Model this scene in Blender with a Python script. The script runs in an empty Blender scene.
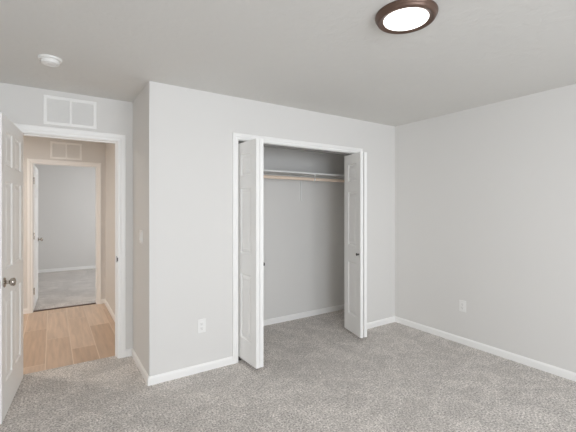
import bpy, bmesh, math, random
from mathutils import Vector, Matrix

# ------------------------------------------------------------------ camera, world, light, exposure
scene = bpy.context.scene
COL = scene.collection
FPX, HORIZON, CAM_H, YAW = 358.6, 208.0, 1.4204, 33.35
camd = bpy.data.cameras.new('camera')
camd.sensor_width = 36.0
camd.lens = FPX / 576.0 * 36.0
camd.shift_y = (HORIZON - 216.0) / 576.0
camd.clip_start = 0.02
cam = bpy.data.objects.new('camera', camd)
cam.location = (0, 0, CAM_H)
cam.rotation_euler = (math.radians(90), 0, math.radians(-YAW))
COL.objects.link(cam)
scene.camera = cam

scene.view_settings.view_transform = 'Standard'
scene.view_settings.look = 'None'
scene.view_settings.gamma = 1.0
scene.view_settings.use_curve_mapping = False
scene.view_settings.exposure = -0.63

world = bpy.data.worlds.new('sky')
world.use_nodes = True
scene.world = world
bg = world.node_tree.nodes['Background']
bg.inputs['Color'].default_value = (0.72, 0.84, 1.0, 1)
bg.inputs['Strength'].default_value = 1.0


def area_light(name, loc, rot, sx, sy, power, color):
    d = bpy.data.lights.new(name, 'AREA')
    d.shape = 'RECTANGLE'
    d.size, d.size_y = sx, sy
    d.energy = power
    d.color = color
    o = bpy.data.objects.new(name, d)
    o.location = loc
    o.rotation_euler = rot
    COL.objects.link(o)
    return o


R = math.radians
# daylight through the bedroom window (in the wall behind the camera) and the far bedroom's window
area_light('daylight_bedroom', (0.75, -2.72, 1.42), (R(88), 0, 0), 3.4, 1.85, 268, (0.885, 0.938, 1.0))
area_light('daylight_far_room', (2.75, 7.9, 1.45), (R(90), 0, R(90)), 1.5, 1.3, 92, (0.95, 0.97, 1.0))
CEIL_POWER, HALL_POWER = 7.0, 34.0
scene.cycles.max_bounces = 24
scene.cycles.diffuse_bounces = 16

# ------------------------------------------------------------------ materials
def mat(name, color, rough=0.6, metal=0.0, bump=None, spec=0.5, noise_mix=None):
    m = bpy.data.materials.new(name)
    m.use_nodes = True
    nt = m.node_tree
    b = nt.nodes['Principled BSDF']
    b.inputs['Base Color'].default_value = (*color, 1)
    b.inputs['Roughness'].default_value = rough
    b.inputs['Metallic'].default_value = metal
    b.inputs['Specular IOR Level'].default_value = spec
    tc = nt.nodes.new('ShaderNodeTexCoord')
    if bump:
        scale, strength, dist = bump[:3]
        n = nt.nodes.new('ShaderNodeTexNoise')
        n.inputs['Scale'].default_value = scale
        n.inputs['Detail'].default_value = 3.0
        nt.links.new(tc.outputs['Object'], n.inputs['Vector'])
        bp = nt.nodes.new('ShaderNodeBump')
        bp.inputs['Strength'].default_value = strength
        bp.inputs['Distance'].default_value = dist
        height = n.outputs['Fac']
        if len(bump) > 3:                               # knocked down plateaus
            rp = nt.nodes.new('ShaderNodeMapRange')
            rp.interpolation_type = 'SMOOTHSTEP'
            rp.inputs['From Min'].default_value, rp.inputs['From Max'].default_value = bump[3]
            rp.inputs['To Max'].default_value = 0.25
            nt.links.new(height, rp.inputs['Value'])
            height = rp.outputs['Result']
        nt.links.new(height, bp.inputs['Height'])
        nt.links.new(bp.outputs['Normal'], b.inputs['Normal'])
    if noise_mix:
        scale, c2 = noise_mix
        n = nt.nodes.new('ShaderNodeTexNoise')
        n.inputs['Scale'].default_value = scale
        nt.links.new(tc.outputs['Object'], n.inputs['Vector'])
        mx = nt.nodes.new('ShaderNodeMix')
        mx.data_type = 'RGBA'
        mx.inputs['A'].default_value = (*color, 1)
        mx.inputs['B'].default_value = (*c2, 1)
        nt.links.new(n.outputs['Fac'], mx.inputs['Factor'])
        nt.links.new(mx.outputs['Result'], b.inputs['Base Color'])
    return m


M = {}
M['wall'] = mat('wall_paint', (0.745, 0.733, 0.714), 0.75, bump=(160, 0.12, 0.002), spec=0.3)
M['ceiling'] = mat('ceiling_paint', (0.72, 0.712, 0.69), 0.85, bump=(15, 0.5, 0.007, (0.42, 0.62)), spec=0.2)
M['trim'] = mat('white_trim_paint', (0.91, 0.905, 0.89), 0.38)
M['door'] = mat('white_door_paint', (0.89, 0.885, 0.87), 0.42, bump=(220, 0.05, 0.001))
M['plastic'] = mat('white_plastic', (0.85, 0.845, 0.83), 0.35)
M['slot'] = mat('dark_slot', (0.22, 0.215, 0.21), 0.6)
M['nickel'] = mat('brushed_nickel', (0.52, 0.47, 0.42), 0.24, 1.0)
M['dark_metal'] = mat('dark_metal', (0.10, 0.095, 0.09), 0.4, 0.8)
M['track'] = mat('track_steel', (0.25, 0.24, 0.23), 0.45, 0.7)
M['bronze'] = mat('bronze_finish', (0.135, 0.085, 0.065), 0.38, 0.55, noise_mix=(30, (0.16, 0.10, 0.075)))
M['shelf'] = mat('white_melamine', (0.82, 0.82, 0.81), 0.4)
M['board'] = mat('shade_grey_board', (0.58, 0.575, 0.565), 0.6)  # greyed so the shelf's shaded underside is put into its colour
M['rod'] = mat('pale_wood_rod', (0.78, 0.63, 0.51), 0.45, noise_mix=(14, (0.84, 0.70, 0.58)))
M['vent'] = mat('white_vent_enamel', (0.84, 0.835, 0.82), 0.4)
M['threshold'] = mat('brown_threshold', (0.10, 0.065, 0.045), 0.4)
M['register_dark'] = mat('duct_interior', (0.35, 0.345, 0.335), 0.7)


def emission(name, color, strength):
    m = bpy.data.materials.new(name)
    m.use_nodes = True
    nt = m.node_tree
    for n in list(nt.nodes):
        nt.nodes.remove(n)
    out = nt.nodes.new('ShaderNodeOutputMaterial')
    e = nt.nodes.new('ShaderNodeEmission')
    e.inputs['Color'].default_value = (*color, 1)
    e.inputs['Strength'].default_value = strength
    nt.links.new(e.outputs[0], out.inputs[0])
    return m


M['lamp'] = emission('lit_diffuser', (1.0, 0.965, 0.92), 5.0)
M['hall_lamp'] = emission('lit_hall_diffuser', (1.0, 0.85, 0.68), 5.0)


def glass_mat():
    m = bpy.data.materials.new('window_glass')
    m.use_nodes = True
    nt = m.node_tree
    for n in list(nt.nodes):
        nt.nodes.remove(n)
    out = nt.nodes.new('ShaderNodeOutputMaterial')
    t = nt.nodes.new('ShaderNodeBsdfTransparent')
    g = nt.nodes.new('ShaderNodeBsdfGlossy')
    g.inputs['Roughness'].default_value = 0.02
    mx = nt.nodes.new('ShaderNodeMixShader')
    mx.inputs[0].default_value = 0.06
    nt.links.new(t.outputs[0], mx.inputs[1])
    nt.links.new(g.outputs[0], mx.inputs[2])
    nt.links.new(mx.outputs[0], out.inputs[0])
    return m


M['glass'] = glass_mat()


def carpet_mat():
    m = bpy.data.materials.new('carpet_pile')
    m.use_nodes = True
    nt = m.node_tree
    L = nt.links.new
    b = nt.nodes['Principled BSDF']
    b.inputs['Roughness'].default_value = 0.95
    b.inputs['Specular IOR Level'].default_value = 0.1
    b.inputs['Sheen Weight'].default_value = 0.15
    b.inputs['Sheen Roughness'].default_value = 0.6
    tc = nt.nodes.new('ShaderNodeTexCoord')
    def noise(scale, detail, rough, dist=0.0):
        n = nt.nodes.new('ShaderNodeTexNoise')
        n.inputs['Scale'].default_value = scale
        n.inputs['Detail'].default_value = detail
        n.inputs['Roughness'].default_value = rough
        n.inputs['Distortion'].default_value = dist
        L(tc.outputs['Object'], n.inputs['Vector'])
        return n.outputs['Fac']

    def rng(v, a, b_, c, d):
        n = nt.nodes.new('ShaderNodeMapRange')
        for k, x in zip(('From Min', 'From Max', 'To Min', 'To Max'), (a, b_, c, d)):
            n.inputs[k].default_value = x
        L(v, n.inputs['Value'])
        return n.outputs['Result']
    yarn = noise(78, 3.0, 0.75)                        # yarn tufts of several tones; darkest tone paints shade in the pits between them
    cr = nt.nodes.new('ShaderNodeValToRGB')
    el = cr.color_ramp.elements
    el[0].position, el[0].color = 0.33, (0.21, 0.188, 0.170, 1)
    el[1].position, el[1].color = 0.66, (0.93, 0.885, 0.85, 1)
    e = el.new(0.5)
    e.color = (0.58, 0.543, 0.51, 1)
    L(yarn, cr.inputs['Fac'])
    clump = rng(noise(24, 2.0, 0.6), 0.3, 0.7, 0.90, 1.10)
    nap = rng(noise(4.2, 4.0, 0.62, 1.2), 0.42, 0.60, 0.91, 1.10)
    f = nt.nodes.new('ShaderNodeMath')
    f.operation = 'MULTIPLY'
    L(clump, f.inputs[0])
    L(nap, f.inputs[1])
    mul = nt.nodes.new('ShaderNodeVectorMath')
    mul.operation = 'SCALE'
    L(cr.outputs['Color'], mul.inputs[0])
    L(f.outputs[0], mul.inputs['Scale'])
    L(mul.outputs['Vector'], b.inputs['Base Color'])
    bp = nt.nodes.new('ShaderNodeBump')
    bp.inputs['Strength'].default_value = 0.6
    bp.inputs['Distance'].default_value = 0.010
    L(yarn, bp.inputs['Height'])
    L(bp.outputs['Normal'], b.inputs['Normal'])
    return m


M['carpet'] = carpet_mat()


def plank_mat():
    m = bpy.data.materials.new('oak_planks')
    m.use_nodes = True
    nt = m.node_tree
    L = nt.links.new
    b = nt.nodes['Principled BSDF']
    b.inputs['Roughness'].default_value = 0.42
    tc = nt.nodes.new('ShaderNodeTexCoord')
    sp = nt.nodes.new('ShaderNodeSeparateXYZ')
    L(tc.outputs['Object'], sp.inputs[0])

    def math_(op, a, b_=None):
        n = nt.nodes.new('ShaderNodeMath')
        n.operation = op
        for i, v in enumerate((a, b_)):
            if v is None:
                continue
            if isinstance(v, (int, float)):
                n.inputs[i].default_value = v
            else:
                L(v, n.inputs[i])
        return n.outputs[0]
    PW, PL = 0.215, 1.15
    u = math_('DIVIDE', math_('ADD', sp.outputs['X'], 0.05), PW)
    i = math_('FLOOR', u)
    fu = math_('FRACT', u)
    yo = math_('ADD', math_('SUBTRACT', sp.outputs['Y'], 4.68), math_('MULTIPLY', i, 0.44))
    v = math_('DIVIDE', yo, PL)
    j = math_('FLOOR', v)
    fv = math_('FRACT', v)
    cb = nt.nodes.new('ShaderNodeCombineXYZ')
    L(i, cb.inputs[0])
    L(j, cb.inputs[1])
    wn = nt.nodes.new('ShaderNodeTexWhiteNoise')
    L(cb.outputs[0], wn.inputs['Vector'])
    cr = nt.nodes.new('ShaderNodeValToRGB')
    cr.color_ramp.elements[0].color = (0.56, 0.40, 0.285, 1)
    cr.color_ramp.elements[1].color = (0.77, 0.605, 0.475, 1)
    L(wn.outputs['Value'], cr.inputs['Fac'])
    # grain stretched along the plank, shifted for every plank
    mp = nt.nodes.new('ShaderNodeMapping')
    mp.inputs['Scale'].default_value = (30, 2.2, 30)
    ad = nt.nodes.new('ShaderNodeVectorMath')
    ad.operation = 'ADD'
    L(tc.outputs['Object'], ad.inputs[0])
    L(wn.outputs['Color'], ad.inputs[1])
    L(ad.outputs[0], mp.inputs['Vector'])
    gr = nt.nodes.new('ShaderNodeTexNoise')
    gr.inputs['Scale'].default_value = 1.0
    gr.inputs['Detail'].default_value = 5.0
    gr.inputs['Distortion'].default_value = 0.25
    L(mp.outputs[0], gr.inputs['Vector'])
    mr = nt.nodes.new('ShaderNodeMapRange')
    mr.inputs['From Min'].default_value = 0.25
    mr.inputs['From Max'].default_value = 0.75
    mr.inputs['To Min'].default_value = 0.80
    mr.inputs['To Max'].default_value = 1.10
    L(gr.outputs['Fac'], mr.inputs['Value'])
    # narrow pale seams between planks
    su = math_('MULTIPLY', math_('MINIMUM', fu, math_('SUBTRACT', 1.0, fu)), PW)
    sv = math_('MULTIPLY', math_('MINIMUM', fv, math_('SUBTRACT', 1.0, fv)), PL)
    seam = math_('LESS_THAN', math_('MINIMUM', su, sv), 0.0035)
    sc = nt.nodes.new('ShaderNodeVectorMath')
    sc.operation = 'SCALE'
    L(cr.outputs['Color'], sc.inputs[0])
    L(mr.outputs['Result'], sc.inputs['Scale'])
    mx = nt.nodes.new('ShaderNodeMix')
    mx.data_type = 'RGBA'
    L(seam, mx.inputs['Factor'])
    L(sc.outputs['Vector'], mx.inputs['A'])
    mx.inputs['B'].default_value = (0.74, 0.60, 0.48, 1)
    L(mx.outputs['Result'], b.inputs['Base Color'])
    return m


M['planks'] = plank_mat()

# ------------------------------------------------------------------ mesh helpers
def add_box(bm, p0, p1, bevel=0.0, seg=2):
    xs, ys, zs = zip(p0, p1)
    x0, x1 = min(xs), max(xs)
    y0, y1 = min(ys), max(ys)
    z0, z1 = min(zs), max(zs)
    v = [bm.verts.new((x, y, z)) for x in (x0, x1) for y in (y0, y1) for z in (z0, z1)]
    fs = []
    for q in ((0, 1, 3, 2), (4, 6, 7, 5), (0, 4, 5, 1), (2, 3, 7, 6), (0, 2, 6, 4), (1, 5, 7, 3)):
        fs.append(bm.faces.new([v[k] for k in q]))
    if bevel > 0:
        es = list({e for f in fs for e in f.edges})
        bmesh.ops.bevel(bm, geom=es, offset=bevel, segments=seg, profile=0.5, affect='EDGES')
    return v


def add_lathe(bm, prof, mtx, seg=40):
    """prof: (radius, height) along local z; closed with fans where radius is 0."""
    rings = []
    for r, h in prof:
        if r < 1e-6:
            rings.append([bm.verts.new(mtx @ Vector((0, 0, h)))])
        else:
            rings.append([bm.verts.new(mtx @ Vector((r * math.cos(2 * math.pi * k / seg), r * math.sin(2 * math.pi * k / seg), h)))
                          for k in range(seg)])
    for a, b in zip(rings, rings[1:]):
        for k in range(seg):
            k2 = (k + 1) % seg
            if len(a) == 1 and len(b) == 1:
                continue
            if len(a) == 1:
                bm.faces.new((a[0], b[k2], b[k]))
            elif len(b) == 1:
                bm.faces.new((a[k], a[k2], b[0]))
            else:
                bm.faces.new((a[k], a[k2], b[k2], b[k]))
    for ring in (rings[0], rings[-1]):
        if len(ring) > 2:
            try:
                bm.faces.new(ring)
            except ValueError:
                pass


def add_tube(bm, pts, r, seg=12):
    pts = [Vector(p) for p in pts]
    rings = []
    for i, p in enumerate(pts):
        d = (pts[min(i + 1, len(pts) - 1)] - pts[max(i - 1, 0)]).normalized()
        a = d.cross(Vector((0, 0, 1)))
        if a.length < 1e-4:
            a = d.cross(Vector((1, 0, 0)))
        a.normalize()
        b = d.cross(a).normalized()
        rings.append([bm.verts.new(p + r * (math.cos(2 * math.pi * k / seg) * a + math.sin(2 * math.pi * k / seg) * b)) for k in range(seg)])
    for a, b in zip(rings, rings[1:]):
        for k in range(seg):
            bm.faces.new((a[k], a[(k + 1) % seg], b[(k + 1) % seg], b[k]))
    bm.faces.new(rings[0])
    bm.faces.new(rings[-1])


def add_prism(bm, prof, p0, along, out, up=Vector((0, 0, 1)), m0=0.0, m1=0.0):
    """Sweep a closed (out, up) profile from p0 along a vector. m0/m1: mitre, extra length per unit of out."""
    p0, along, out = Vector(p0), Vector(along), Vector(out)
    d = along.normalized()
    a = [bm.verts.new(p0 + out * o + up * u - d * (m0 * o)) for o, u in prof]
    b = [bm.verts.new(p0 + along + out * o + up * u + d * (m1 * o)) for o, u in prof]
    n = len(prof)
    for k in range(n):
        bm.faces.new((a[k], a[(k + 1) % n], b[(k + 1) % n], b[k]))
    bm.faces.new(a)
    bm.faces.new(b)


def add_cells(bm, xs, ys, zs, solid):
    """Mesh the surface of a solid made of grid cells; solid(i, j, k) -> bool."""
    nx, ny, nz = len(xs) - 1, len(ys) - 1, len(zs) - 1
    V = {}

    def vert(i, j, k):
        if (i, j, k) not in V:
            V[(i, j, k)] = bm.verts.new((xs[i], ys[j], zs[k]))
        return V[(i, j, k)]

    def s(i, j, k):
        return 0 <= i < nx and 0 <= j < ny and 0 <= k < nz and solid(i, j, k)
    for i in range(nx):
        for j in range(ny):
            for k in range(nz):
                if not s(i, j, k):
                    continue
                if not s(i - 1, j, k):
                    bm.faces.new([vert(i, j, k), vert(i, j, k + 1), vert(i, j + 1, k + 1), vert(i, j + 1, k)])
                if not s(i + 1, j, k):
                    bm.faces.new([vert(i + 1, j, k), vert(i + 1, j + 1, k), vert(i + 1, j + 1, k + 1), vert(i + 1, j, k + 1)])
                if not s(i, j - 1, k):
                    bm.faces.new([vert(i, j, k), vert(i + 1, j, k), vert(i + 1, j, k + 1), vert(i, j, k + 1)])
                if not s(i, j + 1, k):
                    bm.faces.new([vert(i, j + 1, k), vert(i, j + 1, k + 1), vert(i + 1, j + 1, k + 1), vert(i + 1, j + 1, k)])
                if not s(i, j, k - 1):
                    bm.faces.new([vert(i, j, k), vert(i, j + 1, k), vert(i + 1, j + 1, k), vert(i + 1, j, k)])
                if not s(i, j, k + 1):
                    bm.faces.new([vert(i, j, k + 1), vert(i + 1, j, k + 1), vert(i + 1, j + 1, k + 1), vert(i, j + 1, k + 1)])


def add_holed(bm, axis, a0, a1, t0, t1, hole=None, z1=2.44):
    """Wall along x (axis 'x') or y with thickness t0..t1 and one opening (h0, h1, z0, z1)."""
    A = [a0, a1] if not hole else [a0, hole[0], hole[1], a1]
    Z = [0, z1] if not hole else sorted({0.0, hole[2], hole[3], z1})

    def solid(i, j, k):
        a = i if axis == 'x' else j
        return not (hole and a == 1 and Z[k] >= hole[2] - 1e-6 and Z[k + 1] <= hole[3] + 1e-6)
    if axis == 'x':
        add_cells(bm, A, [t0, t1], Z, solid)
    else:
        add_cells(bm, [t0, t1], A, Z, solid)


def build(name, bm, material, parent=None, smooth=False, loc=None, rotz=None, world_coords=True):
    if parent is not None and world_coords and loc is None:
        bmesh.ops.translate(bm, vec=-Vector(parent['_origin']), verts=bm.verts)
    bmesh.ops.recalc_face_normals(bm, faces=bm.faces)
    me = bpy.data.meshes.new(name)
    bm.to_mesh(me)
    bm.free()
    me.materials.append(material)
    if smooth:
        for p in me.polygons:
            p.use_smooth = True
        me.set_sharp_from_angle(angle=math.radians(35))
    o = bpy.data.objects.new(name, me)
    COL.objects.link(o)
    if parent is not None:
        o.parent = parent
    if loc is not None:
        o.location = loc
    if rotz is not None:
        o.rotation_euler = (0, 0, rotz)
    return o


def tag(o, label, cat, group=None, kind=None):
    o['label'] = label
    o['category'] = cat
    if group:
        o['group'] = group
    if kind:
        o['kind'] = kind
    return o


ORIGINS = []


def empty(name, loc, label, cat, group=None, kind=None, rotz=0.0):
    o = bpy.data.objects.new(name, None)
    o.empty_display_size = 0.05
    o.location = loc
    o.rotation_euler = (0, 0, rotz)
    COL.objects.link(o)
    o['_origin'] = tuple(loc)
    ORIGINS.append(o)
    return tag(o, label, cat, group, kind)


def struct(name, bm, material, label, cat, smooth=False):
    return tag(build(name, bm, material, smooth=smooth), label, cat, kind='structure')


B = bmesh.new

# ------------------------------------------------------------------ key dimensions (metres)
H = 2.44
YC, YCI = 3.015, 3.13          # closet wall, room face and closet face
YD, YDH = 3.717, 3.832         # doorway wall, room face and hall face
YB = 3.78                      # closet back wall
XS = 0.651                     # narrow side wall beside the doorway
XR = 3.589                     # right wall
XL, YR = -1.0, -2.5          # left wall and wall behind the camera
YF, YFF = 6.0, 6.115           # far hall wall
XH = 0.668                     # right wall of the hall
YE = 9.56                      # far bedroom's far wall
D1 = (-0.228, 0.515)           # bedroom door opening
D2 = (-0.215, 0.548)           # far bedroom door opening
DC = (1.437, 2.951)            # closet opening
ZD = 2.047                    # opening height
J = 0.018                      # jamb thickness

# ------------------------------------------------------------------ setting: floors, ceilings, walls
bm = B()
add_box(bm, (XL - 0.1, YR - 0.1, -0.06), (XR + 0.1, YC, 0))
add_box(bm, (XL - 0.1, YC, -0.06), (XR + 0.1, YD, 0))
add_box(bm, (D1[0] - 0.03, YD, -0.06), (D1[1] + 0.03, 3.795, 0))
add_box(bm, (XS + 0.1, YD, -0.06), (XR + 0.1, YB + 0.1, 0))
struct('floor', bm, M['carpet'], 'speckled warm grey carpet covering the bedroom and closet floor', 'floor')
bm = B(); add_box(bm, (-2.6, 3.795, -0.07), (XH + 0.1, 6.045, -0.008))
struct('floor_hall', bm, M['planks'], 'light brown wood plank floor of the hall beyond the doorway', 'floor')
bm = B(); add_box(bm, (-1.7, 6.075, -0.07), (2.6, YE + 0.1, 0))
struct('floor_far_room', bm, M['carpet'], 'grey carpet of the room across the hall', 'floor')

bm = B(); add_box(bm, (XL - 0.1, YR - 0.1, H), (XR + 0.1, 3.9, H + 0.06))
struct('ceiling', bm, M['ceiling'], 'lightly textured pale grey bedroom ceiling', 'ceiling')
bm = B(); add_box(bm, (-2.7, 3.9, H), (2.7, YE + 0.1, H + 0.06))
struct('ceiling_hall', bm, M['ceiling'], 'pale ceiling above the hall and the room across it', 'ceiling')

# closet wall with its outside corner turning back to the doorway wall: one drywall mesh with a rounded bead
bm = B()
xs = [XS, XS + 0.115, DC[0] - J, DC[1] + J, XR]
ys = [YC, YCI, YD]
zs = [0, ZD + J, H]
add_cells(bm, xs, ys, zs, lambda i, j, k: (i == 0) if j == 1 else not (i == 2 and k == 0))
es = [e for e in bm.edges if all(abs(v.co.x - XS) < 1e-5 and abs(v.co.y - YC) < 1e-5 for v in e.verts)]
bmesh.ops.bevel(bm, geom=es, offset=0.013, segments=5, profile=0.5, affect='EDGES')
struct('wall_closet', bm, M['wall'], 'light grey wall around the closet, turning a rounded corner towards the doorway', 'wall')
bm = B(); add_holed(bm, 'x', XL, XS + 0.115, YD, YDH, (D1[0] - J, D1[1] + J, 0, ZD + J))
struct('wall_back', bm, M['wall'], 'light grey wall holding the open doorway to the hall', 'wall')
bm = B(); add_holed(bm, 'y', YR, YB + 0.1, XR, XR + 0.1)
struct('wall_right', bm, M['wall'], 'plain light grey wall on the right with one outlet', 'wall')
bm = B(); add_holed(bm, 'y', YR, YDH, XL - 0.1, XL)
struct('wall_left', bm, M['wall'], 'light grey wall behind the open bedroom door', 'wall')
WN = (-0.85, 2.35, 0.50, 2.25)
bm = B(); add_holed(bm, 'x', XL - 0.1, XR + 0.1, YR - 0.12, YR, WN)
struct('wall_rear', bm, M['wall'], 'light grey bedroom wall with the window, behind the viewer', 'wall')
bm = B()
add_holed(bm, 'x', 1.05, XR, YB, YB + 0.1)
struct('wall_closet_back', bm, M['wall'], 'light grey back wall inside the closet', 'wall')
bm = B(); add_holed(bm, 'y', YCI, YB, 1.05, 1.15)
struct('wall_closet_left', bm, M['wall'], 'left side wall inside the closet', 'wall')
bm = B(); add_holed(bm, 'y', YDH, YFF, XH, XH + 0.1)
struct('wall_hall_right', bm, M['wall'], 'right side wall of the hall', 'wall')
bm = B(); add_holed(bm, 'x', -2.6, XH, YF, YFF, (D2[0] - J, D2[1] + J, 0, ZD - 0.019 + J))
struct('wall_hall_far', bm, M['wall'], 'far wall of the hall around the doorway of the room across', 'wall')
bm = B(); add_holed(bm, 'y', YDH, YF, -2.6, -2.5)
struct('wall_hall_left', bm, M['wall'], 'wall closing the left end of the hall', 'wall')
bm = B(); add_holed(bm, 'x', -2.6, XL, YD, YDH)
struct('wall_hall_near', bm, M['wall'], 'near wall of the hall left of the bedroom', 'wall')
bm = B(); add_holed(bm, 'x', -1.7, 2.6, YE, YE + 0.1)
struct('wall_far_room', bm, M['wall'], 'grey far wall of the room across the hall', 'wall')
bm = B(); add_holed(bm, 'y', YFF, YE, -1.7, -1.6)
struct('wall_far_room_left', bm, M['wall'], 'left wall of the room across the hall', 'wall')
WF = (7.15, 8.65, 0.8, 2.1)
bm = B(); add_holed(bm, 'y', YFF, YE, 2.5, 2.6, WF)
struct('wall_far_room_right', bm, M['wall'], 'right wall of the room across the hall, with a window', 'wall')
bm = B(); add_holed(bm, 'x', XH, 2.6, YF, YFF)
struct('wall_far_room_near', bm, M['wall'], 'near wall of the room across the hall', 'wall')

# windows (source of the daylight)
def window(name, axis, a0, a1, z0, z1, t, label):
    def P(a, b, z):
        return (a, b, z) if axis == 'x' else (b, a, z)
    root = empty(name, P((a0 + a1) / 2, t, z0), label, 'window', kind='structure')
    bm = B()
    w = 0.045
    for q in ((a0, a0 + w, z0, z1), (a1 - w, a1, z0, z1), (a0 + w, a1 - w, z0, z0 + w), (a0 + w, a1 - w, z1 - w, z1),
              ((a0 + a1) / 2 - 0.03, (a0 + a1) / 2 + 0.03, z0 + w, z1 - w)):
        add_box(bm, P(q[0], t - 0.03, q[2]), P(q[1], t + 0.03, q[3]), 0.004, 1)
    build('window_frame', bm, M['plastic'], root)
    bm = B()
    add_box(bm, P(a0 + w, t - 0.003, z0 + w), P((a0 + a1) / 2 - 0.03, t + 0.003, z1 - w))
    build('pane', bm, M['glass'], root)
    bm = B()
    add_box(bm, P((a0 + a1) / 2 + 0.03, t - 0.003, z0 + w), P(a1 - w, t + 0.003, z1 - w))
    build('pane', bm, M['glass'], root)
    return root


window('window_1', 'x', WN[0], WN[1], WN[2], WN[3], YR - 0.08, 'white framed sliding bedroom window behind the viewer')
window('window_2', 'y', WF[0], WF[1], WF[2], WF[3], 2.56, 'white framed window of the room across the hall')

# ------------------------------------------------------------------ trim: baseboards
BH, BT = 0.068, 0.013
BP = [(0, 0), (BT, 0), (BT, BH - 0.016), (BT - 0.003, BH - 0.009), (BT - 0.007, BH - 0.003), (0.003, BH), (0, BH)]


def baseboard(name, runs, label):
    bm = B()
    for p0, p1, out, m0, m1 in runs:
        a = Vector(p1) - Vector(p0)
        add_prism(bm, BP, p0, a, out, m0=m0, m1=m1)
    return struct(name, bm, M['trim'], label, 'baseboard')


CW = 0.057                     # casing width
baseboard('baseboard_closet', [((XS, YC, 0), (DC[0] - 0.005 - CW, YC, 0), (0, -1, 0), 1, 0),
                               ((DC[1] + 0.005 + CW, YC, 0), (XR, YC, 0), (0, -1, 0), 0, -1)],
          'white baseboard along the closet wall, broken by the closet opening')
baseboard('baseboard_side', [((XS, YD, 0), (XS, YC, 0), (-1, 0, 0), -1, 1)], 'short white baseboard on the narrow side wall by the doorway')
baseboard('baseboard_right', [((XR, YC, 0), (XR, YR, 0), (-1, 0, 0), -1, -1)], 'long white baseboard along the right wall')
baseboard('baseboard_back', [((D1[1] + 0.005 + CW, YD, 0), (XS, YD, 0), (0, -1, 0), 0, -1),
                             ((XL, YD, 0), (D1[0] - 0.005 - CW, YD, 0), (0, -1, 0), -1, 0)], 'white baseboard beside the doorway casing')
baseboard('baseboard_left', [((XL, YR, 0), (XL, YD, 0), (1, 0, 0), -1, -1)], 'white baseboard behind the open bedroom door')
baseboard('baseboard_closet_inside', [((1.15, YB, 0), (XR, YB, 0), (0, -1, 0), -1, -1),
                                      ((XR, YB, 0), (XR, YCI, 0), (-1, 0, 0), -1, 0)], 'white baseboard along the inside of the closet')
baseboard('baseboard_hall', [((D2[1] + 0.005 + CW, YF, -0.008), (XH, YF, -0.008), (0, -1, 0), 0, -1),
                             ((XH, YF, -0.008), (XH, YDH, -0.008), (-1, 0, 0), -1, 0),
                             ((-2.5, YF, -0.008), (D2[0] - 0.005 - CW, YF, -0.008), (0, -1, 0), 0, 0)], 'white baseboard around the hall floor')
baseboard('baseboard_far_room', [((-1.6, YE, 0), (2.5, YE, 0), (0, -1, 0), -1, -1)], 'white baseboard on the far wall of the room across the hall')

# ------------------------------------------------------------------ trim: door casings and jambs
# casing cross-section: (across the width from the opening outwards, thickness)
def casing_profile(w):
    return [(0, 0), (0, 0.008), (0.004, 0.011), (0.016, 0.012), (0.021, 0.010), (0.026, 0.0145), (0.034, 0.0165),
            (w - 0.006, 0.0175), (w - 0.001, 0.0155), (w, 0.012), (w, 0)]


def add_casing(bm, x0, x1, zt, y, ny, w, z0=0.0):
    """Three mitred legs around an opening x0..x1 with head at zt, on the wall face y with outward normal ny."""
    prof = casing_profile(w)

    def sweep(path):
        rows = []
        for pt, off in path:
            rows.append([bm.verts.new((pt[0] + off[0] * a, y + ny * t, pt[1] + off[1] * a)) for a, t in prof])
        for a, b in zip(rows, rows[1:]):
            n = len(prof)
            for k in range(n):
                bm.faces.new((a[k], a[(k + 1) % n], b[(k + 1) % n], b[k]))
        bm.faces.new(rows[0])
        bm.faces.new(rows[-1])
    r = 0.005
    sweep([((x0 - r, z0), (-1, 0)), ((x0 - r, zt + r), (-1, 1)), ((x1 + r, zt + r), (1, 1)), ((x1 + r, z0), (1, 0))])


def add_jamb(bm, x0, x1, zt, ya, yb, z0=0.0):
    add_box(bm, (x0 - J, ya, z0), (x0, yb, zt + J), 0.0015, 1)
    add_box(bm, (x1, ya, z0), (x1 + J, yb, zt + J), 0.0015, 1)
    add_box(bm, (x0, ya, zt), (x1, yb, zt + J), 0.0015, 1)


# bedroom doorway
t1 = empty('trim_1', ((D1[0] + D1[1]) / 2, YD, 0), 'white casing around the doorway from the bedroom to the hall', 'door casing', kind='structure')
bm = B(); add_casing(bm, D1[0], D1[1], ZD, YD, -1, 0.066); build('casing', bm, M['trim'], t1)
bm = B(); add_casing(bm, D1[0], D1[1], ZD, YDH, 1, CW); build('casing', bm, M['trim'], t1)
bm = B(); add_jamb(bm, D1[0], D1[1], ZD, YD, YDH); build('jamb', bm, M['trim'], t1)
bm = B()
add_box(bm, (D1[0], YD + 0.038, 0), (D1[0] + 0.010, YD + 0.072, ZD - 0.010), 0.001, 1)
add_box(bm, (D1[1] - 0.010, YD + 0.038, 0), (D1[1], YD + 0.072, ZD - 0.010), 0.001, 1)
add_box(bm, (D1[0], YD + 0.038, ZD - 0.010), (D1[1], YD + 0.072, ZD), 0.001, 1)
build('door_stop', bm, M['trim'], t1)
bm = B()
add_box(bm, (D1[1] - 0.0015, YD + 0.004, 0.905), (D1[1] + 0.001, YD + 0.034, 0.962))
add_box(bm, (D1[1] - 0.0015, YD - 0.010, 0.918), (D1[1] + 0.0055, YD + 0.004, 0.950), 0.0012, 1)
o = build('strike_plate', bm, M['dark_metal'], t1); o['label'] = 'dark metal strike plate'

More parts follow.
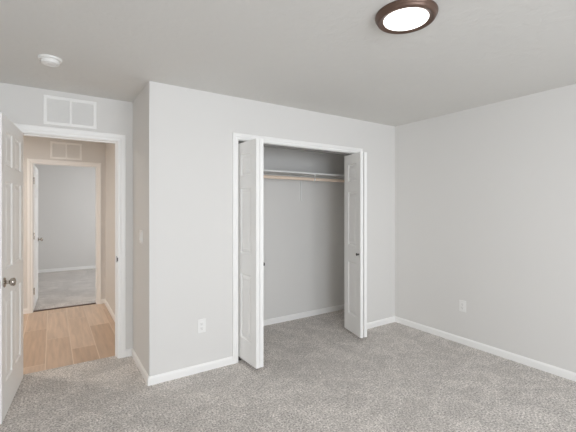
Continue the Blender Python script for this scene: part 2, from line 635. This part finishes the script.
# doorway of the room across the hall
ZD2 = ZD - 0.019
t2 = empty('trim_2', ((D2[0] + D2[1]) / 2, YF, 0), 'white casing around the doorway of the room across the hall', 'door casing', kind='structure')
bm = B(); add_casing(bm, D2[0], D2[1], ZD2, YF, -1, CW, -0.008); build('casing', bm, M['trim'], t2)
bm = B(); add_jamb(bm, D2[0], D2[1], ZD2, YF, YFF, -0.008); build('jamb', bm, M['trim'], t2)
bm = B(); add_box(bm, (D2[0], 6.038, -0.02), (D2[1], 6.080, 0.004), 0.003, 2)
o = build('threshold_strip', bm, M['threshold'], t2); o['label'] = 'thin dark brown threshold strip'

# closet opening
t3 = empty('trim_3', ((DC[0] + DC[1]) / 2, YC, 0), 'white casing around the closet opening', 'door casing', kind='structure')
bm = B(); add_casing(bm, DC[0], DC[1], ZD, YC, -1, CW); build('casing', bm, M['trim'], t3)
bm = B(); add_jamb(bm, DC[0], DC[1], ZD, YC, YCI); build('jamb', bm, M['trim'], t3)
YT = 3.075
bm = B()
add_box(bm, (DC[0], YT - 0.014, ZD - 0.003), (DC[1], YT + 0.014, ZD))
add_box(bm, (DC[0], YT - 0.014, ZD - 0.020), (DC[1], YT - 0.011, ZD - 0.003))
add_box(bm, (DC[0], YT + 0.011, ZD - 0.020), (DC[1], YT + 0.014, ZD - 0.003))
o = build('door_track', bm, M['track'], t3); o['label'] = 'grey metal door track'

# ------------------------------------------------------------------ doors
def add_panel_leaf(bm, w, h, t, cols, rows, d=0.009):
    """Leaf in x 0..w, y 0..t, z 0..h with moulded raised panels on both faces."""
    xs = sorted({0.0, w, *[v for c in cols for v in c]})
    zs = sorted({0.0, h, *[v for r in rows for v in r]})
    is_p = {(xs.index(c[0]), zs.index(r[0])) for c in cols for r in rows}
    grids = []
    for y, s in ((0.0, 1), (t, -1)):
        G = [[bm.verts.new((x, y, z)) for z in zs] for x in xs]
        grids.append(G)
        for i in range(len(xs) - 1):
            for k in range(len(zs) - 1):
                ring = [G[i][k], G[i + 1][k], G[i + 1][k + 1], G[i][k + 1]]
                if (i, k) not in is_p:
                    bm.faces.new(ring)
                    continue
                pw = xs[i + 1] - xs[i]
                for ins, dep in ((0.004, 0.35 * d), (0.009, 0.95 * d), (0.014, d), (0.020, d), (min(0.045, pw * 0.32), 0.22 * d)):
                    nr = [bm.verts.new((xs[i] + ins, y + s * dep, zs[k] + ins)), bm.verts.new((xs[i + 1] - ins, y + s * dep, zs[k] + ins)),
                          bm.verts.new((xs[i + 1] - ins, y + s * dep, zs[k + 1] - ins)), bm.verts.new((xs[i] + ins, y + s * dep, zs[k + 1] - ins))]
                    for q in range(4):
                        bm.faces.new((ring[q], ring[(q + 1) % 4], nr[(q + 1) % 4], nr[q]))
                    ring = nr
                bm.faces.new(ring)
    F, K = grids
    nx, nz = len(xs), len(zs)
    for k in range(nz - 1):
        bm.faces.new((F[0][k], F[0][k + 1], K[0][k + 1], K[0][k]))
        bm.faces.new((F[-1][k], F[-1][k + 1], K[-1][k + 1], K[-1][k]))
    for i in range(nx - 1):
        bm.faces.new((F[i][0], F[i + 1][0], K[i + 1][0], K[i][0]))
        bm.faces.new((F[i][-1], F[i + 1][-1], K[i + 1][-1], K[i][-1]))


KNOB = [(0.0, 0), (0.032, 0), (0.033, 0.004), (0.030, 0.008), (0.016, 0.011), (0.011, 0.016), (0.011, 0.028), (0.016, 0.032), (0.0235, 0.037),
        (0.0275, 0.046), (0.0270, 0.054), (0.0225, 0.061), (0.012, 0.0655), (0, 0.067)]


def axis_matrix(p, d):
    return Matrix.Translation(p) @ Vector(d).to_track_quat('Z', 'Y').to_matrix().to_4x4()


def hinged_door(name, hinge, ang, w, knob_z, label, hinge_z, pin_face, height=2.028):
    """Local x runs from the hinge edge to the latch edge, local y 0..t is the thickness."""
    t, h = 0.035, height
    root = empty(name, (*hinge, 0), label, 'door', kind='structure', rotz=ang)
    s = 0.108
    m = w / 2
    g = 0.048
    cols = [(s, m - g), (m + g, w - s)]
    rows = [(0.235, 0.82), (1.00, 1.60), (1.705, 1.945)]
    bm = B(); add_panel_leaf(bm, w, h, t, cols, [(a - 0.012, b - 0.012) for a, b in rows])
    build('door_leaf', bm, M['door'], root, loc=(0, 0, 0.015))
    for s_, y in ((-1, 0.0), (1, t)):
        bm = B(); add_lathe(bm, KNOB, axis_matrix(Vector((w - 0.062, y, knob_z)), (0, s_, 0)), 32)
        o = build('door_knob', bm, M['nickel'], root, smooth=True, loc=(0, 0, 0)); o['label'] = 'brushed metal door knob'
    bm = B(); add_box(bm, (w - 0.0005, 0.006, knob_z - 0.028), (w + 0.0015, t - 0.006, knob_z + 0.028), 0.0005, 1)
    add_box(bm, (w + 0.0015, 0.011, knob_z - 0.010), (w + 0.009, t - 0.012, knob_z + 0.010), 0.002, 1)
    build('latch', bm, M['nickel'], root, loc=(0, 0, 0))
    for z in hinge_z:
        bm = B()
        add_lathe(bm, [(0, -0.048), (0.0065, -0.048), (0.0065, 0.048), (0, 0.048)], Matrix.Translation((-0.004, pin_face, z)), 14)
        add_box(bm, (-0.0035, 0.003, z - 0.045), (0.0002, t - 0.002, z + 0.045))
        o = build('hinge', bm, M['nickel'], root, smooth=True, loc=(0, 0, 0)); o['label'] = 'metal hinge'
    return root


# bedroom door: open about 97 degrees, its hall face towards the viewer. Local x = hinge -> latch, face y = t is the visible side.
def ang2(a, b):
    return math.atan2(b[1] - a[1], b[0] - a[0])


hx, hy = -0.199, 3.702
fx, fy = -0.2735, 2.971
a = ang2((hx, hy), (fx, fy))
u = Vector((math.cos(a), math.sin(a)))
n = Vector((-u.y, u.x))        # local +y: towards the opening (right)
org = Vector((hx, hy)) - n * 0.035
hinged_door('door_1', (org.x, org.y), a, 0.736, 0.925, 'open white six panel bedroom door with a brushed metal knob at the left edge', (0.24, 1.03, 1.81), -0.004)
# far door: open into the room across the hall
a2 = R(88.0)
org2 = Vector((-0.207, 6.118))
# local +y points left for a leaf running away from the hall, so the visible right face is y = 0
hinged_door('door_2', (org2.x, org2.y), a2, 0.745, 0.93, 'white door of the room across the hall, seen edge on and swung open', (0.26, 1.03, 1.80), 0.0, 2.008)

# ------------------------------------------------------------------ closet bifold doors
LW, LH, LT, LZ = 0.366, 1.975, 0.034, 0.042
BROWS = [(0.235 - LZ, 0.825 - LZ), (1.005 - LZ, 1.60 - LZ), (1.715 - LZ, 1.91 - LZ)]
SMALLKNOB = [(0, 0), (0.010, 0), (0.010, 0.002), (0.006, 0.004), (0.006, 0.014), (0.011, 0.018), (0.0150, 0.022), (0.0150, 0.027), (0.011, 0.030), (0, 0.031)]


def bifold(label, jamb_line, track_line, knob_on):
    """Each line: (start, end) of the front face of a leaf in plan; thickness lies to the left of the direction."""
    px, py = jamb_line[0]
    root = empty('bifold_door', (px, py, 0), label, 'closet door', group='bifold closet doors')
    for nm, (p, q) in (('jamb', jamb_line), ('track', track_line)):
        ang = ang2(p, q)
        bm = B(); add_panel_leaf(bm, LW, LH, LT, [(0.088, LW - 0.088)], BROWS, 0.012)
        leaf = build('door_leaf', bm, M['door'], root, loc=(p[0] - px, p[1] - py, LZ), rotz=ang)
        if nm == 'track':
            kx = knob_on
            bm = B(); add_lathe(bm, SMALLKNOB, axis_matrix(Vector((kx, 0, 0.925 - LZ)), (0, -1, 0)), 24)
            o = build('knob', bm, M['dark_metal'], leaf, smooth=True, loc=(0, 0, 0)); o['label'] = 'small dark metal knob'
            # guide pin in the overhead track
            tx = 0.03 if p[1] > q[1] else LW - 0.03
            bm = B(); add_lathe(bm, [(0, 0), (0.004, 0), (0.004, 0.014), (0, 0.014)], Matrix.Translation((tx, LT / 2, LH)), 12)
            build('guide_pin', bm, M['track'], leaf, smooth=True, loc=(0, 0, 0))
        else:
            tx = 0.022 if p[1] > q[1] else LW - 0.022
            bm = B()
            add_lathe(bm, [(0, -LZ + 0.002), (0.005, -LZ + 0.002), (0.005, 0), (0, 0)], Matrix.Translation((tx, LT / 2, 0)), 12)
            add_box(bm, (tx - 0.02, LT / 2 - 0.012, -LZ), (tx + 0.02, LT / 2 + 0.012, -LZ + 0.006))
            o = build('pivot_bracket', bm, M['dark_metal'], leaf, loc=(0, 0, 0)); o['label'] = 'dark metal floor pivot'
    return root


def line_from(p, direction):
    d = Vector(direction).normalized() * LW
    return (tuple(p), (p[0] + d.x, p[1] + d.y))


# left pair: jamb leaf shows its front (left) face; the track leaf's front faces right
JL = line_from((1.447, 3.082), (0.040, -0.999))
ap = JL[1]
TLs = (ap[0] + 0.0715, ap[1])
TL = line_from(TLs, (0.075, 0.997))
bifold('folded white two leaf closet door standing at the left side of the closet opening', JL, TL, 0.045)
# right pair: the track leaf shows its front (left) face with the knob; the jamb leaf's front faces right
TRd = Vector((2.728, 2.750)) - Vector((2.823, 3.103))
e = Vector((2.728, 2.750)) - TRd.normalized() * LW
TR = ((e.x, e.y), (2.728, 2.750))
JRs = (2.812, 2.737)
JR = line_from(JRs, (0.305, 0.952))
bifold('folded white two leaf closet door standing at the right side of the closet opening', JR, TR, LW - 0.036)

# ------------------------------------------------------------------ closet fittings
ZS = 1.850                     # top of the shelf
shelf = empty('closet_shelf', (2.37, YB, ZS), 'white shelf board across the top of the closet above the rod', 'shelf')
bm = B(); add_box(bm, (1.152, YB - 0.303, ZS - 0.018), (XR - 0.002, YB - 0.001, ZS), 0.001, 1); build('board', bm, M['board'], shelf)
bm = B(); add_box(bm, (1.152, YB - 0.305, ZS - 0.0185), (XR - 0.002, YB - 0.303, ZS + 0.0005)); o = build('front_edge', bm, M['shelf'], shelf); o['label'] = 'white front edge'
bm = B(); add_box(bm, (1.151, YB - 0.29, ZS - 0.082), (1.169, YB - 0.001, ZS - 0.018), 0.002, 1); build('cleat', bm, M['shelf'], shelf)
bm = B(); add_box(bm, (XR - 0.019, YB - 0.29, ZS - 0.082), (XR - 0.001, YB - 0.001, ZS - 0.018), 0.002, 1); build('cleat', bm, M['shelf'], shelf)

YROD, ZROD, RR = YB - 0.275, 1.772, 0.0185
rod = empty('closet_rod', (2.37, YROD, ZROD), 'pale wooden hanging rod under the closet shelf', 'closet rod')
bm = B(); add_tube(bm, [(1.172, YROD, ZROD), (XR - 0.020, YROD, ZROD)], RR, 20); build('rod', bm, M['rod'], rod, smooth=True)

xb = 2.685
br = empty('shelf_bracket', (xb, YB, 1.52), 'white metal bracket on the closet back wall holding the shelf and rod', 'bracket')
bm = B(); add_box(bm, (xb - 0.013, YB - 0.014, 1.515), (xb + 0.013, YB, ZS - 0.019), 0.001, 1)
build('wall_plate', bm, M['shelf'], br)
bm = B(); add_box(bm, (xb - 0.012, YB - 0.29, ZS - 0.022), (xb + 0.012, YB - 0.004, ZS - 0.0185))
build('shelf_arm', bm, M['shelf'], br)
bm = B()
pts = [(xb, YROD - 0.026, ZS - 0.022), (xb, YROD - 0.026, ZROD)]
for k in range(1, 10):
    th = math.radians(180 + 200 * k / 9)
    pts.append((xb, YROD + 0.026 * math.cos(th), ZROD + 0.0225 * math.sin(th)))
add_tube(bm, pts, 0.0075, 10)
build('rod_hook', bm, M['shelf'], br, smooth=True)

# ------------------------------------------------------------------ vents
def vent(x0, x1, z0, z1, y, label):
    root = empty('wall_vent', ((x0 + x1) / 2, y, z0), label, 'vent', group='wall air vents')
    fw, ft = 0.026, 0.010
    xm = (x0 + x1) / 2
    bm = B()
    for q in ((x0, x1, z1 - fw, z1), (x0, x1, z0, z0 + fw), (x0, x0 + fw, z0 + fw, z1 - fw), (x1 - fw, x1, z0 + fw, z1 - fw)):
        add_box(bm, (q[0], y - ft, q[2]), (q[1], y, q[3]), 0.002, 1)
    build('frame', bm, M['trim'], root)
    bm = B(); add_box(bm, (xm - 0.010, y - ft, z0 + fw), (xm + 0.010, y, z1 - fw), 0.002, 1)
    build('mullion', bm, M['trim'], root)
    for a, b in ((x0 + fw, xm - 0.010), (xm + 0.010, x1 - fw)):
        bm = B()
        add_box(bm, (a, y - 0.0015, z0 + fw), (b, y, z1 - fw))
        nsl = 14
        hh = (z1 - z0 - 2 * fw) / nsl
        for k in range(nsl):
            zc = z0 + fw + hh * k
            vs = [bm.verts.new(p) for p in ((a, y - 0.0075, zc + 0.0005), (b, y - 0.0075, zc + 0.0005), (b, y - 0.002, zc + hh * 0.93), (a, y - 0.002, zc + hh * 0.93),
                                            (a, y - 0.0062, zc + 0.0), (b, y - 0.0062, zc + 0.0), (b, y - 0.001, zc + hh * 0.9), (a, y - 0.001, zc + hh * 0.9))]
            for q in ((0, 1, 2, 3), (4, 5, 6, 7), (0, 1, 5, 4), (3, 2, 6, 7), (0, 3, 7, 4), (1, 2, 6, 5)):
                bm.faces.new([vs[w] for w in q])
        build('louver_panel', bm, M['vent'], root)
    for zz in (z0 + fw / 2, z1 - fw / 2):
        bm = B(); add_lathe(bm, [(0, 0), (0.0045, 0), (0.0045, 0.0012), (0.003, 0.0022), (0, 0.0026)], axis_matrix(Vector((xm, y - ft, zz)), (0, -1, 0)), 14)
        build('screw', bm, M['plastic'], root, smooth=True)
    return root


vent(-0.061, 0.341, 2.141, 2.391, YD, 'white two section return air vent above the near doorway casing')
vent(-0.020, 0.362, 2.112, 2.352, YF, 'two section air vent on the hall wall above the far doorway')

# ------------------------------------------------------------------ outlets and switch
def plate_frame(c, nrm):
    nrm = Vector(nrm)
    side = Vector((0, 0, 1)).cross(nrm).normalized()
    return lambda s, o, z: Vector(c) + side * s + nrm * o + Vector((0, 0, z))


def box_on(bm, P, s0, s1, o0, o1, z0, z1, bevel=0.0):
    add_box(bm, P(s0, o0, z0), P(s1, o1, z1), bevel, 2)


def outlet(c, nrm, label, decora=False):
    root = empty('wall_outlet', c, label, 'outlet', group='wall outlets')
    P = plate_frame(c, nrm)
    bm = B(); box_on(bm, P, -0.036, 0.036, 0, 0.0055, -0.0585, 0.0585, 0.0022); build('cover_plate', bm, M['plastic'], root)
    if decora:
        bm = B(); box_on(bm, P, -0.0165, 0.0165, 0.005, 0.0085, -0.0335, 0.0335, 0.001); rec = build('receptacle', bm, M['vent'], root)
        centres = [0.018, -0.018]
    else:
        centres = [0.0195, -0.0195]
    for cz in centres:
        if not decora:
            bm = B(); box_on(bm, P, -0.0165, 0.0165, 0.005, 0.0085, cz - 0.0145, cz + 0.0145, 0.0015); rec = build('receptacle', bm, M['vent'], root)
        rec_loc = Vector(root['_origin'])
        bm = B()
        box_on(bm, P, -0.0085, -0.0060, 0.008, 0.0089, cz - 0.002, cz + 0.007)
        box_on(bm, P, 0.0060, 0.0080, 0.008, 0.0089, cz - 0.001, cz + 0.006)
        box_on(bm, P, -0.0025, 0.0025, 0.008, 0.0089, cz - 0.0105, cz - 0.0055)
        bmesh.ops.translate(bm, vec=-rec_loc, verts=bm.verts)
        build('socket_slots', bm, M['slot'], rec, loc=(0, 0, 0))
    if not decora:
        bm = B(); add_lathe(bm, [(0, 0), (0.003, 0), (0.003, 0.0008), (0, 0.0014)], axis_matrix(P(0, 0.0055, 0), nrm), 12)
        build('screw', bm, M['plastic'], root, smooth=True)
    return root


outlet((1.086, YC, 0.397), (0, -1, 0), 'white wall outlet on the closet wall left of the closet')
outlet((XR, 2.128, 0.395), (-1, 0, 0), 'white wall outlet on the plain right wall', True)

sw_c = (XS, 3.312, 1.172)
sw = empty('light_switch', sw_c, 'white light switch plate on the narrow side wall between doorway and closet wall', 'light switch')
P = plate_frame(sw_c, (-1, 0, 0))
bm = B(); box_on(bm, P, -0.0585, 0.0585, 0, 0.0055, -0.0585, 0.0585, 0.0022); build('cover_plate', bm, M['plastic'], sw)
for s in (-0.023, 0.023):
    bm = B()
    vs = []
    add_box(bm, P(s - 0.0165, 0.005, -0.033), P(s + 0.0165, 0.0075, 0.033), 0.001, 1)
    v8 = [bm.verts.new(P(s + a, o, z)) for a in (-0.015, 0.015) for o, z in ((0.0075, -0.031), (0.0120, -0.031), (0.0080, 0.004), (0.0095, 0.031), (0.0075, 0.031))]
    L5, R5 = v8[:5], v8[5:]
    for k in range(5):
        bm.faces.new((L5[k], L5[(k + 1) % 5], R5[(k + 1) % 5], R5[k]))
    bm.faces.new(L5); bm.faces.new(R5)
    build('rocker', bm, M['plastic'], sw)

# ------------------------------------------------------------------ ceiling fixtures
def ceiling_lamp(c, label, m, power, color):
    root = empty('ceiling_light', (c[0], c[1], H), label, 'ceiling light', group='flush ceiling lights')
    T = Matrix.Translation((c[0], c[1], H)) @ Matrix.Scale(-1, 4, Vector((0, 0, 1)))
    bm = B()
    add_lathe(bm, [(0.140, 0.0), (0.157, 0.0), (0.1585, 0.005), (0.157, 0.013), (0.153, 0.019), (0.151, 0.021), (0.150, 0.025), (0.146, 0.0325),
                   (0.140, 0.0360), (0.134, 0.0355), (0.126, 0.0325), (0.1145, 0.0265)], T, 72)
    build('rim', bm, M['bronze'], root, smooth=True)
    bm = B()
    add_lathe(bm, [(0.1145, 0.0270), (0.112, 0.031), (0.09, 0.0352), (0.05, 0.037), (0, 0.0375)], T, 72)
    d = build('diffuser', bm, m, root, smooth=True); d['label'] = 'glowing white diffuser'
    ld = bpy.data.lights.new('lamp_light', 'AREA')
    ld.shape = 'DISK'
    ld.size = 0.21
    ld.energy = power
    ld.color = color
    lo = bpy.data.objects.new('lamp_light', ld)
    lo.location = (c[0], c[1], H - 0.042)
    COL.objects.link(lo)
    return root


ceiling_lamp((1.558, 1.237), 'lit round flush ceiling light with a bronze rim on the bedroom ceiling', M['lamp'], CEIL_POWER, (1.0, 0.93, 0.85))
ceiling_lamp((-1.2, 4.9), 'lit round flush light on the hall ceiling', M['hall_lamp'], HALL_POWER, (1.0, 0.925, 0.84))

sd = empty('smoke_detector', (-0.01, 2.935, H), 'round white smoke detector on the ceiling near the doorway', 'smoke detector')
T = Matrix.Translation((-0.01, 2.935, H)) @ Matrix.Scale(-1, 4, Vector((0, 0, 1)))
bm = B(); add_lathe(bm, [(0.0, 0), (0.070, 0), (0.0705, 0.003), (0.069, 0.010), (0.066, 0.013), (0.050, 0.0135), (0, 0.0135)], T, 48)
build('base', bm, M['plastic'], sd, smooth=True)
bm = B(); add_lathe(bm, [(0.040, 0.0135), (0.052, 0.0135), (0.055, 0.020), (0.0545, 0.031), (0.050, 0.038), (0.040, 0.0405), (0.037, 0.037), (0.030, 0.037), (0.027, 0.041), (0, 0.042)], T, 48)
build('sensor_body', bm, M['plastic'], sd, smooth=True)

for o in ORIGINS:
    del o['_origin']
